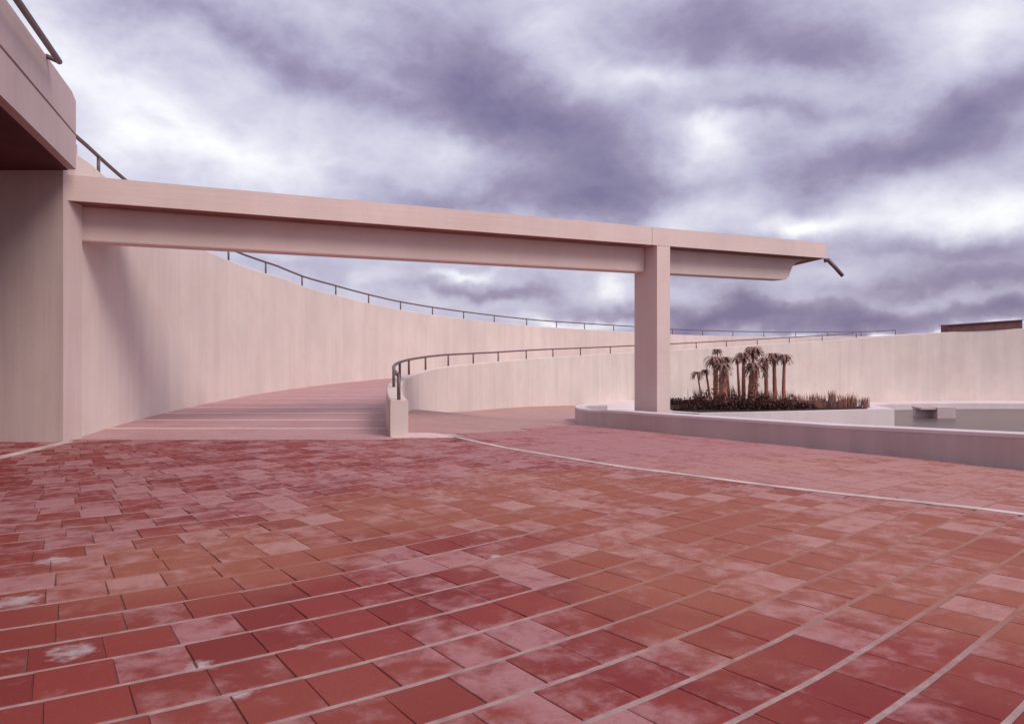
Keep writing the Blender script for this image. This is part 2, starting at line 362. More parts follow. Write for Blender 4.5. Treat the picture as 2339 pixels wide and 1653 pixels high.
# ------------------------------------------------------------------ ramp height field and outlines
def ramp_z(x, y):
    w = (x - 4.53) * .73 + (y - 6.87) * .69
    return interp([(0, 0), (2.5, -.10), (4.4, -.20), (6, -.45), (8.6, -.79), (11.4, -1.03), (24.7, -1.8), (32, -2.2)], w)
KERB = catmull([(-1.02, 12.85), (-.72, 12.33), (-.07, 11.3), (.82, 10.2), (1.42, 9.5), (1.94, 9.05), (2.54, 8.47), (3.25, 7.87), (3.95, 7.37), (4.53, 6.87), (5.7, 5.5), (7.2, 3.2), (8.6, 0), (9.5, -5)], 5)
PAR = catmull([(12.2, -5), (11.6, 0), (10.3, 4.2), (8.75, 7.6), (7.0, 10.64), (5.45, 13.4), (3.42, 16.2), (2.62, 17.5), (2.33, 18.9), (2.15, 21.5), (2.06, 24.5), (2.14, 26.2), (2.5, 27.2), (3.2, 27.7)], 6)
def inside(poly, x, y):
    c = False; j = len(poly) - 1
    for i in range(len(poly)):
        xi, yi = poly[i][0], poly[i][1]; xj, yj = poly[j][0], poly[j][1]
        if (yi > y) != (yj > y) and x < (xj - xi) * (y - yi) / (yj - yi) + xi: c = not c
        j = i
    return c
phi_nose = math.asin((12.72 - CY) / (R_IN + .1))
PLAZA = [(-22, -6), (9.5, -5)] + [tuple(p) for p in reversed(KERB)][1:] + [ring(R_IN + .29, phi_nose), (-7.0, 12.3), (-22, 12.3)]

# pavement bed under the pavers
bm = bmesh.new()
poly = [(-22, -8), (9.7, -8)] + [tuple(p) for p in reversed(KERB)] + [ring(R_IN + .29, phi_nose), (-7.2, 12.35), (-22, 12.35)]
bm.faces.new([bm.verts.new((p[0], p[1], -.006)) for p in poly]); bmesh.ops.triangulate(bm, faces=bm.faces)
plaza = tag(obj('plaza_floor', bm, M['bed']), 'red paved plaza floor in curving courses', kind='structure')

# level walkway between the two tall walls, beyond the plaza
bm = bmesh.new(); rows = []
K = 70
for i in range(K + 1):
    ph = phi_nose + (R_(100) - phi_nose) * i / K
    a = ring(R_IN + .28, ph); c = ring(R_OUT + .02, ph if i else math.asin((12.35 - CY) / R_OUT))
    if i == 0: a = (CX - math.sqrt((R_IN + .28) ** 2 - (12.29 - CY) ** 2), 12.29); c = (-7.1, 12.29)
    rows.append([bm.verts.new((a[0] + (c[0] - a[0]) * k / 6, a[1] + (c[1] - a[1]) * k / 6, 0.002)) for k in range(7)])
for a, c in zip(rows, rows[1:]):
    for k in range(6): bm.faces.new((a[k], a[k + 1], c[k + 1], c[k]))
walk = tag(obj('walkway_floor', bm, M['paving_walk']), 'pink paved walkway crossed by pale bands between the tall walls', kind='structure')
# pale cross bands of the walkway, 1.6 m apart, each a low step edge
def ring_x(R, y): return CX - math.sqrt(max(0, R * R - (y - CY) ** 2))
for i in range(1, 10):
    y = 12.30 + 1.58 * i
    xl, xr = ring_x(R_OUT, y) + .01, ring_x(R_IN + .29, y) - .005
    bm = bmesh.new(); prism(bm, [(xl, y), (xr, y), (xr, y + (.15 if i < 5 else .07)), (xl, y + (.15 if i < 5 else .07))], .0, .006); bevel(bm, .002)
    o = obj('step_band', bm, M['band'], walk)

# descending ramp floor right of the kerb
bm = bmesh.new(); rows = []
Apts = [Vector(p) for p in reversed(KERB)]
for i in range(0, 30): Apts.append(Vector(ring(R_IN - .0, phi_nose + (R_(52) - phi_nose) * i / 29)))
Bpts = list(PAR) + catmull([(3.2, 27.7), (3.1, 38.2), (4.5, 45)], 6)[1:]
def resample(pts, n):
    d = [0]
    for a, c in zip(pts, pts[1:]): d.append(d[-1] + (c - a).length)
    out = []
    for k in range(n):
        s = d[-1] * k / (n - 1); j = 0
        while j < len(d) - 2 and d[j + 1] < s: j += 1
        f = (s - d[j]) / max(1e-9, d[j + 1] - d[j]); out.append(pts[j].lerp(pts[j + 1], f))
    return out
A2 = resample(Apts, 90); B2 = resample([Vector(p) for p in Bpts], 90)
for a, c in zip(A2, B2):
    r = []
    for k in range(11):
        p = a.lerp(c, k / 10); r.append(bm.verts.new((p.x, p.y, ramp_z(p.x, p.y) - .008)))
    rows.append(r)
for a, c in zip(rows, rows[1:]):
    for k in range(10): bm.faces.new((a[k], a[k + 1], c[k + 1], c[k]))
rampf = tag(obj('ramp_floor', bm, M['paving_ramp']), 'red paved ramp dropping towards the pool between kerb and low wall', kind='structure')

bm = bmesh.new(); prism(bm, [(-2.0, 12.55), (-.85, 12.62), (-1.0, 12.95), (-1.4, 13.3), (-2.0, 13.3)], -.03, .0015)
obj('mortar_patch', bm, M['band'], rampf)
# thin pale kerb strip between plaza and ramp
bm = bmesh.new(); lo = []
for i, p in enumerate(KERB):
    d = (KERB[min(i + 1, len(KERB) - 1)] - KERB[max(i - 1, 0)]).normalized(); n_ = Vector((-d.y, d.x))
    hw = interp([(5, .055), (9, .05), (12.7, .04)], p.y); a = p + n_ * hw; c = p - n_ * hw
    lo.append([bm.verts.new((q.x, q.y, z)) for q, z in ((a, -.05), (a, .007), (c, .007), (c, -.05))])
for a, c in zip(lo, lo[1:]):
    for k in range(3): bm.faces.new((a[k], a[k + 1], c[k + 1], c[k]))
tag(obj('kerb_strip', bm, M['kerb']), 'thin pale kerb line curving across the red paving', kind='structure')
# pale kerb at the left, along the foot of the bridge
bm = bmesh.new()
prism(bm, [(-6.95, 12.02), (-6.80, 12.02), (-6.72, 9.0), (-6.5, 4.0), (-6.6, 4.0), (-6.84, 9.0)], -.05, .014); bevel(bm, .004)
tag(obj('edge_strip', bm, M['kerb']), 'short pale kerb line running to the pillar foot at the left', kind='structure')

# ------------------------------------------------------------------ pavers in curved courses
PC = (-8.907, 15.436); PR = 15.296; S0 = -.6072; PD = .3527; PL = .325
TH1 = .745
def course_pt(R, th, dr=0.0):
    """point on a course: circular up to TH1, straight beyond; returns x, y, heading"""
    t1 = min(th, TH1); ex = max(0, th - TH1) * R
    x = PC[0] + (R + dr) * math.sin(t1) + ex * math.cos(t1); y = PC[1] - (R + dr) * math.cos(t1) + ex * math.sin(t1)
    return x, y, t1
def cell(k, th):    # centre of the paver in course k at angle th
    R = PR + S0 - (k + .5) * PD * 1.0
    return PC[0] + R * math.sin(th), PC[1] - R * math.cos(th), R
RAMP_POLY = [tuple(p) for p in KERB] + [tuple(p) for p in PAR if p.y < 16] [::-1]
RAMP_POLY = [tuple(p) for p in reversed(KERB)] + [tuple(p) for p in reversed([q for q in PAR if q.y < 19])]
near, far, cut = [], [], []
def clip(poly, p, n):
    out = []
    for i in range(len(poly)):
        a, c = poly[i], poly[(i + 1) % len(poly)]; da = (a[0] - p[0]) * n[0] + (a[1] - p[1]) * n[1]; dc = (c[0] - p[0]) * n[0] + (c[1] - p[1]) * n[1]
        if da >= 0: out.append(a)
        if (da > 0) != (dc > 0):
            f = da / (da - dc); out.append((a[0] + (c[0] - a[0]) * f, a[1] + (c[1] - a[1]) * f))
    return out
def cut_cell(x, y, th, tone):
    ux, uy = math.cos(th), math.sin(th)
    rect = [(x + ux * a * (PL - .005) / 2 - uy * c * (PD - .036) / 2, y + uy * a * (PL - .005) / 2 + ux * c * (PD - .036) / 2) for a, c in ((-1, -1), (1, -1), (1, 1), (-1, 1))]
    i = min(range(len(KERB) - 1), key=lambda j: (KERB[j].lerp(KERB[j + 1], .5) - Vector((x, y))).length)
    d = (KERB[i + 1] - KERB[i]).normalized(); n = Vector((-d.y, d.x))        # n points to the plaza or the ramp
    if n.dot(Vector((-1, -1))) < 0: n = -n
    for plc, sg in ((0, 1), (1, -1)):
        q = rect
        if (KERB[i] - Vector((x, y))).length < 1.2: q = clip(rect, KERB[i] + n * sg * .04, n * sg)
        elif plc: continue
        if plc == 0: q = clip(q, (0, 12.29), (0, -1)) if q else q
        if len(q) < 3: continue
        cx_ = sum(p[0] for p in q) / len(q); cy_ = sum(p[1] for p in q) / len(q)
        if not inside(PLAZA if plc == 0 else RAMP_POLY, cx_, cy_): continue
        cut.append((q, plc, tone))
for k in range(-45, 38):
    R = PR + S0 - (k + .5) * PD
    if R < 2.2: break
    off = random.random() * PL / R
    nb = int(math.pi * R / PL + 20 / PL); step = PL / R
    for i in range(nb):
        th = -math.pi + off + i * step
        x, y, th = course_pt(R, th)
        if y < 1.2 or abs(x) > .70 * y + 1.3: continue
        half = .17
        cs = [(x + half * math.cos(th) * a + half * math.sin(th) * c, y + half * math.sin(th) * a - half * math.cos(th) * c) for a in (-1, 1) for c in (-1, 1)]
        pale = random.random()
        if all(inside(PLAZA, *c) for c in cs): plc = 0
        elif all(inside(RAMP_POLY, *c) for c in cs) and y < 18: plc = 1
        elif any(inside(PLAZA, *c) or inside(RAMP_POLY, *c) for c in cs) and y < 18:
            cut_cell(x, y, th, (.25 + .6 * pale, random.random(), random.random())); continue
        else: continue
        tone = (.12 + .30 * random.random() if pale < .60 else (.36 + .20 * random.random() if pale < .85 else .60 + .14 * random.random()), .15 + .7 * random.random(), random.random())
        if plc: tone = (min(.95, tone[0] + .34), tone[1], tone[2])
        inview = abs(x) < .66 * y + .1 and y > 2.9
        far.append((x, y, th, k, plc, tone, (EYE * 1 / y ** 2 / y) * (1 if inview and plc == 0 else 0)))
far.sort(key=lambda f: -f[-1]); near = far[:300]; far = far[300:]
def paver_verts(hx, hy, j=0):
    v_ = []
    for (z, g) in ((-.03, 0), (-.005, 0), (0, .003)):
        for sx, sy in ((-1, -1), (1, -1), (1, 1), (-1, 1)): v_.append((sx * (hx - g), sy * (hy - g), z))
    return v_
PF = [(8, 9, 10, 11)] + [(r * 4 + i, r * 4 + (i + 1) % 4, (r + 1) * 4 + (i + 1) % 4, (r + 1) * 4 + i) for r in (0, 1) for i in range(4)]
HX, HY = (PL - .004) / 2, (PD - .034) / 2
meshes = []
for v_ in range(6):
    dx, dy = random.uniform(-.002, .001), random.uniform(-.003, .002)
    me = bpy.data.meshes.new('paver'); me.from_pydata(paver_verts(HX + dx, HY + dy), [], PF); me.materials.append(M['paver']); meshes.append(me)
for (x, y, th, k, plc, tone, _) in near:
    o = bpy.data.objects.new('paver', random.choice(meshes)); COL.objects.link(o); o.parent = plaza
    o.location = (x, y, random.uniform(-.0015, .002)); o.rotation_euler = (random.uniform(-.004, .004), random.uniform(-.004, .004), th + random.uniform(-.006, .006))
    o.color = (*tone, 1)
def paver_sheet(items, name, parent, side):
    V, F, T = [], [], []
    for (x, y, th, k, plc, tone, _) in items:
        b0 = len(V); dz = random.uniform(-.0015, .002)
        for (a, c, z) in paver_verts(HX + random.uniform(-.003, .001), HY + random.uniform(-.004, .002)):
            X = x + a * math.cos(th) - c * math.sin(th); Y = y + a * math.sin(th) + c * math.cos(th)
            V.append((X, Y, z + dz + (ramp_z(X, Y) if plc else 0)))
        for f in PF: F.append(tuple(b0 + i for i in f)); T += [tone] * 4
    for (q, plc, tone) in cut:
        if plc != side: continue
        ar = sum(q[i][0] * q[(i + 1) % len(q)][1] - q[(i + 1) % len(q)][0] * q[i][1] for i in range(len(q))) / 2
        if abs(ar) < .004: continue
        if ar < 0: q = q[::-1]
        b0 = len(V); n = len(q)
        for z in (-.03, 0):
            for (X, Y) in q: V.append((X, Y, z + (ramp_z(X, Y) if plc else 0)))
        F.append(tuple(range(b0 + n, b0 + 2 * n))); T += [tone] * n
        for i in range(n): F.append((b0 + i, b0 + (i + 1) % n, b0 + n + (i + 1) % n, b0 + n + i)); T += [tone] * 4
    me = bpy.data.meshes.new(name); me.from_pydata(V, [], F); me.materials.append(M['paver_far'])
    at = me.attributes.new('tone', 'FLOAT_COLOR', 'CORNER')
    at.data.foreach_set('color', [c for t_ in T for c in (*t_, 1)])
    o = bpy.data.objects.new(name, me); COL.objects.link(o); o.parent = parent; tag(o, kind='stuff'); return o
paver_sheet([f for f in far if f[4] == 0], 'pavers', plaza, 0)
paver_sheet([f for f in far if f[4] == 1], 'pavers', rampf, 1)
# wide mortar joints between the courses: one ring strip per joint
bm = bmesh.new()
bm2 = bmesh.new()
for k in range(-45, 40):
    R = PR + S0 - k * PD
    if R < 1: break
    n_ = int((math.pi * R + 20) / .2); prev = None
    for i in range(n_ + 1):
        th = -math.pi + .2 / R * i
        jw = .0165 + .003 * mnoise.noise(Vector((i * .35, k * 3.1, 0)))
        q = [course_pt(R, th, dr)[:2] for dr in (-jw, jw)]
        mid = ((q[0][0] + q[1][0]) / 2, (q[0][1] + q[1][1]) / 2)
        wh = 0
        if abs(mid[0]) < .72 * mid[1] + 2.5 and mid[1] > 0:
            if all(inside(PLAZA, *c) for c in q): wh = 1
            elif all(inside(RAMP_POLY, *c) for c in q) and mid[1] < 18: wh = 2
        if wh:
            B = bm if wh == 1 else bm2
            cur = (wh, [B.verts.new((c[0], c[1], -.0035 + (ramp_z(*c) if wh == 2 else 0) + .002 * mnoise.noise(Vector((c[0] * 6, c[1] * 6, 0))))) for c in q])
            if prev and prev[0] == wh: B.faces.new((prev[1][0], prev[1][1], cur[1][1], cur[1][0]))
            prev = cur
        else: prev = None
tag(obj('mortar_joints', bm, M['mortar'], plaza), kind='stuff')
tag(obj('mortar_joints', bm2, M['mortar'], rampf), kind='stuff')

# ------------------------------------------------------------------ curved walls
def arc_wall(name, R0, R1, ph0, ph1, n, zb, zt, mat, ch=.02):
    bm = bmesh.new(); prev = None
    for i in range(n + 1):
        ph = ph0 + (ph1 - ph0) * i / n; z = zt(ph)
        prof = [(R0, zb), (R0, z - ch), (R0 + ch, z), (R1 - ch, z), (R1, z - ch), (R1, zb)]
        cur = [bm.verts.new((*ring(r, ph), zz_)) for r, zz_ in prof]
        if prev:
            for k in range(5): bm.faces.new((prev[k], prev[k + 1], cur[k + 1], cur[k]))
        else: bm.faces.new(cur)
        prev = cur
    bm.faces.new(prev[::-1])
    return obj(name, bm, mat)
def table(pts, R):
    out = []
    for px, py in pts:
        x, y, ph = sight(px, R); out.append((ph, EYE + (788 - py) / 1773 * y))
    return sorted(out)
TOP_OUT = table([(206, 372), (240, 402), (480, 576), (572, 613), (642, 634), (706, 658), (770, 674), (834, 690), (907, 706), (968, 716), (1060, 728), (1150, 738), (1235, 746), (1335, 752), (1445, 758), (1533, 764), (1660, 768), (1792, 770), (1993, 768), (2132, 760), (2339, 751)], R_OUT)
ph_start = math.asin((12.4 - CY) / R_OUT)
arc_wall('curved_wall', R_OUT, R_OUT + .35, ph_start, R_(175), 200, -3.25, lambda p: interp(TOP_OUT, p), M['concrete'])
gw = bpy.data.objects['curved_wall']
tag(gw, 'tall pale pink concrete wall curving right round the court behind everything', 'wall')
# narrow recessed pour joints would be separate pours: thin proud ribs left by the formwork
for px in (420, 700, 975, 1240, 1500, 1760, 2035, 2300):
    x, y, ph = sight(px, R_OUT)
    a = ring(R_OUT - .006, ph - .0006); c = ring(R_OUT - .006, ph + .0006); d = ring(R_OUT + .01, ph + .0006); e_ = ring(R_OUT + .01, ph - .0006)
    bm = bmesh.new(); prism(bm, [a, c, d, e_], -3.2, interp(TOP_OUT, ph) - .03); obj('formwork_seam', bm, M['concrete'], gw)

def topin(ph): return interp(TOP_IN, ph)
_, _, phn = 0, 0, phi_nose
TOP_IN = [(phn, .593), (math.asin((15.5 - CY) / R_IN), .66)] + [t_ for t_ in table([(1024, 837), (1081, 831), (1138, 826), (1202, 820), (1263, 815.5), (1326, 812), (1394, 808), (1535, 800), (1700, 790), (1880, 779), (1993, 770), (2132, 760), (2339, 750)], R_IN)]
iw = arc_wall('walkway_wall', R_IN, R_IN + .29, phn, R_(175), 200, -3.2, topin, M['concrete'])
tag(iw, 'lower curved concrete wall with a rounded end post beside the walkway', 'wall')

# low wall between ramp and pool
def low_wall():
    zt = [(-5, .45), (7.6, .36), (10.64, .276), (13.4, .12), (16.2, .04), (17.5, .0), (18.9, -.09), (21.5, -.31), (24.5, -.49), (27.7, -.60)]
    bm = bmesh.new(); prev = None
    for i, p in enumerate(PAR):
        d = (PAR[min(i + 1, len(PAR) - 1)] - PAR[max(i - 1, 0)]).normalized(); n_ = Vector((d.y, -d.x))
        if n_.dot(Vector((1, .3))) < 0 and i < 60: pass
        z = interp(zt, p.y)
        prof = [(0, -3.2), (0, z - .025), (.025, z), (.30, z), (.325, z - .025), (.325, -3.2)]
        cur = [bm.verts.new((p.x + n_.x * o_, p.y + n_.y * o_, zz_)) for o_, zz_ in prof]
        if prev:
            for k in range(5): bm.faces.new((prev[k], prev[k + 1], cur[k + 1], cur[k]))
        else: bm.faces.new(cur)
        prev = cur
    bm.faces.new(prev[::-1])
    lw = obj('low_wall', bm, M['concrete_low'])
    bm = bmesh.new(); prev = None
    for i, p in enumerate(PAR):
        d = (PAR[min(i + 1, len(PAR) - 1)] - PAR[max(i - 1, 0)]).normalized(); n_ = Vector((d.y, -d.x)); z = interp(zt, p.y)
        prof = [(-.006, z - .05), (-.006, z), (.004, z + .008), (.32, z + .008), (.331, z), (.331, z - .05)]
        cur = [bm.verts.new((p.x + n_.x * o_, p.y + n_.y * o_, zz_)) for o_, zz_ in prof]
        if prev:
            for k in range(5): bm.faces.new((prev[k], prev[k + 1], cur[k + 1], cur[k]))
        prev = cur
    obj('coping', bm, M['concrete_pale'], lw)
    return lw
tag(low_wall(), 'low concrete wall in shade curving from the right edge to the canopy column', 'wall')

# basin edge shelf below the great wall
o = arc_wall('pool_shelf', R_IN - 2.6, R_IN - .01, R_(64), R_(165), 60, -3.2, lambda p: -2.68, M['concrete_pale'])
tag(o, 'long pale concrete shelf at the water edge under the far wall', 'ledge')

# ------------------------------------------------------------------ pillar wall and bridge at the left
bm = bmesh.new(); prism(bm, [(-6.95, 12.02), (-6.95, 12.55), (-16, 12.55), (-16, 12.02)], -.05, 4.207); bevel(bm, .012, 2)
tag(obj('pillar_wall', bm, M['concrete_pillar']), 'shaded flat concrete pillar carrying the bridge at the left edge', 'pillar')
DB = Vector((-.316, .949)); NB = Vector((.949, .316)); CB = Vector((-6.74, 12.0))
def bp(s, off):            # s metres back towards the viewer, off metres outward
    p = CB - DB * s + NB * off; return (p.x, p.y)
def endclip(off, zlim=12.0):   # point where the line at this offset meets the pillar plane
    p = CB + NB * off; s = (p.y - zlim) / DB.y; return bp(s, off)
br = tag(empty('bridge', (CB.x, CB.y, 4.21)), 'heavy concrete bridge passing overhead at the upper left', 'bridge')
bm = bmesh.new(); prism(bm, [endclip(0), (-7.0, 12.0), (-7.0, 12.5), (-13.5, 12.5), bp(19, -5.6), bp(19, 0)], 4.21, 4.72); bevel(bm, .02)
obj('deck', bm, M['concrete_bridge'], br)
bm = bmesh.new(); prism(bm, [endclip(-.12), endclip(-5.3), bp(19, -5.3), bp(19, -.12)], 4.2, 4.215); obj('soffit_shade', bm, M['soffit_shade'], br)  # thin plate coloured as the shade under the deck
bm = bmesh.new(); prism(bm, [endclip(-.035), endclip(-.35), bp(19, -.35), bp(19, -.035)], 4.72, 4.76); obj('shadow_gap', bm, M['concrete_low'], br)
bm = bmesh.new(); s0_ = .28
p_ = [endclip(0), endclip(-.3)]
prism(bm, [bp(s0_, 0), bp(s0_, -.3), bp(19, -.3), bp(19, 0)], 4.76, 5.33)
prism(bm, [endclip(0), endclip(-.3), bp(s0_, -.3), bp(s0_, 0)], 4.76, [5.26, 5.26, 5.33, 5.33]); bmesh.ops.remove_doubles(bm, verts=bm.verts, dist=.001)
obj('parapet', bm, M['concrete_bridge'], br)
bm = bmesh.new(); prism(bm, [bp(0, -5.3), bp(0, -5.7), bp(19, -5.7), bp(19, -5.3)], -.03, 4.21)  # unseen wall added to keep the bridge underside dark
tag(obj('light_block_wall', bm, M['concrete_bridge']), 'unseen wall added to keep light out from under the bridge', 'wall')

# ------------------------------------------------------------------ canopy: slab, beam, column
DL = Vector((.882, .471)); NL = Vector((-.471, .882)); LL = Vector((-6.84, 12.2))
def cp(t_, n_): p = LL + DL * t_ + NL * n_; return (p.x, p.y)
can = tag(empty('canopy', (*cp(11.67, .4), -3.1)), 'long pink concrete canopy beam on one column reaching out over the ramp', 'canopy')
ZS, ZT, ZB = 3.764, 4.165, 3.185
bm = bmesh.new(); prism(bm, [cp(-.35, 0), cp(11.34, 0), cp(11.34, 1.8), cp(-.35, 1.8)], ZS, ZT); bevel(bm, .012, 2); obj('roof_slab', bm, M['concrete_canopy'], can)
bm = bmesh.new(); prism(bm, [cp(11.352, 0), (8.2, 20.24), (8.05, 22.2), cp(11.352, 1.8)], ZS, ZT); bevel(bm, .012, 2); obj('roof_slab', bm, M['concrete_canopy'], can)
bm = bmesh.new(); prism(bm, [cp(-.3, .06), cp(11.3, .06), cp(11.3, 1.74), cp(-.3, 1.74)], ZS - .006, ZS + .01); obj('soffit_shade', bm, M['canopy_soffit_shade'], can)  # plates under the slab carry the painted shade
bm = bmesh.new(); prism(bm, [cp(11.4, .06), (8.13, 20.27), (8.0, 22.12), cp(11.4, 1.74)], ZS - .006, ZS + .01); obj('soffit_shade', bm, M['canopy_soffit_shade'], can)
def beam(t0, prof_end, name):
    bm = bmesh.new()
    pr = [(t0, ZS), (t0, ZB)] + prof_end
    f = [bm.verts.new((*cp(t_, .43), z)) for t_, z in pr]; k_ = [bm.verts.new((*cp(t_, .83), z)) for t_, z in pr]
    bm.faces.new(f); bm.faces.new(k_[::-1]); n_ = len(pr)
    for i in range(n_): bm.faces.new((f[i], f[(i + 1) % n_], k_[(i + 1) % n_], k_[i]))
    bmesh.ops.recalc_face_normals(bm, faces=bm.faces); bevel(bm, .03, 2, 60)
    obj(name, bm, M['concrete_canopy'], can)
beam(-.6, [(11.48, ZB), (11.48, ZS)], 'beam')
beam(11.855, [(15.95, ZB), (16.08, ZB + .03), (16.18, ZB + .12), (16.23, ZB + .25), (16.30, ZB + .37), (16.42, ZB + .46), (16.62, ZB + .53), (16.9, ZS)], 'beam')
bm = bmesh.new(); prism(bm, [cp(11.48, -.008), cp(11.855, -.008), cp(11.855, .83), cp(11.48, .83)], -3.15, ZS - .008); bevel(bm, .018, 2)
obj('column', bm, M['concrete_canopy'], can)

bm = bmesh.new(); tube(bm, [(8.16, 20.30, 3.70), (8.26, 20.28, 3.72), (8.42, 20.27, 3.55), (8.63, 20.25, 3.30)], [.05, .06, .055, .05], 8); obj('drain_spout', bm, M['rail'], can, True)

# ------------------------------------------------------------------ railings
def railing(name, path, posts, label, r=.034, pr=.03):
    e = tag(empty(name, tuple(posts[0][0])), label, 'railing')
    bm = bmesh.new(); tube(bm, path, r, 8); obj('handrail', bm, M['rail'], e, True)
    for lo_, hi_ in posts:
        bm = bmesh.new(); tube(bm, [lo_, hi_], pr, 8); obj('post', bm, M['rail'], e, True)
    return e
RH = .40; rm = R_OUT + .17
phs = [sight(x, rm)[2] for x in (225, 522, 607, 690, 767, 842, 915, 988, 1059, 1129, 1203, 1271, 1335)]
while phs[-1] < sight(2020, rm)[2]: phs.append(phs[-1] + 3.0 / rm)
phs.insert(1, phs[0] + 3.6 / rm) if phs[1] - phs[0] > 5.5 / rm else None
path = []; ph = ph_start + .012
while ph < phs[-1]:
    path.append((*ring(rm, ph), interp(TOP_OUT, ph) + RH)); ph += .012
railing('wall_railing', path, [(Vector((*ring(rm, p), interp(TOP_OUT, p) - .02)), Vector((*ring(rm, p), interp(TOP_OUT, p) + RH))) for p in phs],
        'long thin dark handrail following the top of the tall curved wall')
rm = R_IN + .145
pts = [(12.86, None), (15.6, None), (19.0, None)]
phs = [math.asin((y - CY) / rm) for y in (12.84, 15.6, 18.6)] + [sight(x, rm)[2] for x in (934, 972, 1024, 1081, 1138, 1202, 1263, 1326, 1394)]
phs = sorted(phs); 
while phs[-1] < sight(1900, rm)[2]: phs.append(phs[-1] + 3.0 / rm)
path = []; ph = phs[0] - .0005
while ph < phs[-1]:
    path.append((*ring(rm, ph), topin(ph) + RH)); ph += .01
railing('walkway_railing', path, [(Vector((*ring(rm, p), topin(p) - .02)), Vector((*ring(rm, p), topin(p) + RH))) for p in phs],
        'low handrail on short posts starting at the rounded end of the lower wall')
# bridge handrail, outboard of the parapet
s_ = 1.80; zR = 5.27
rp = [Vector((*bp(s, .15), zR)) for s in (s_, 5, 9, 13, 17, 19)]
posts = [(Vector((*bp(s, -.01), zR + .06)), Vector((*bp(s, .15), zR))) for s in (s_, 4.6, 7.4, 10.2, 13, 15.8)]
railing('bridge_handrail', rp, posts, 'dark handrail bracketed along the bridge parapet at the upper left', .040, .032)

# ------------------------------------------------------------------ planter, palms, shrubs
ZP = -1.84
pl = tag(empty('planter', (14, 42, -3.1)), 'white walled raised planting bed standing in the pool', 'planter')
FR = [(8.06, 39.0), (9.2, 38.1), (12, 38.6), (16, 39.6), (20.0, 40.6)]
outer = FR + [(20.6, 47), (14, 48.5), (8, 47), (7.4, 42)]
bm = bmesh.new(); prism(bm, outer, -3.2, ZP); bevel(bm, .03, 2); obj('wall', bm, M['concrete_pale'], pl)
bm = bmesh.new(); cxo, cyo = 14, 43
prism(bm, [(8.3, 39.35), (9.3, 38.5), (12, 38.95), (16, 39.95), (18.6, 40.65), (18.9, 46), (14, 48), (8.4, 46.5), (7.8, 42)], ZP - .02, ZP + .04); obj('soil', bm, M['soil'], pl)
bm = bmesh.new(); prism(bm, [(2.9, 38.0), (7.95, 38.5), (7.3, 42), (7.9, 46.5), (5.5, 45.5), (3.4, 43.5)], -3.2, -1.76); bevel(bm, .02)
tag(obj('landing_slab', bm, M['concrete_pale']), 'pale flat concrete landing at the pool end behind the column', 'ledge')
# concrete block in the water
bl = tag(empty('water_bench', (27.1, 49.0, -3.1)), 'pale concrete block with a dark opening standing in the pool', 'block')
bm = bmesh.new(); prism(bm, [(26.75, 48.8), (27.9, 48.8), (27.9, 50.0), (26.75, 50.0)], -3.2, -2.42); bevel(bm, .03, 2); obj('block_body', bm, M['concrete_bridge'], bl)
bm = bmesh.new(); prism(bm, [(25.75, 48.9), (26.76, 48.9), (26.76, 50.0), (25.75, 50.0)], -2.56, -2.44); bevel(bm, .02); obj('shelf', bm, M['concrete_low'], bl)
bm = bmesh.new(); prism(bm, [(25.8, 49.6), (26.76, 49.6), (26.76, 49.95), (25.8, 49.95)], -3.2, -2.56); obj('back_panel', bm, M['concrete_low'], bl)

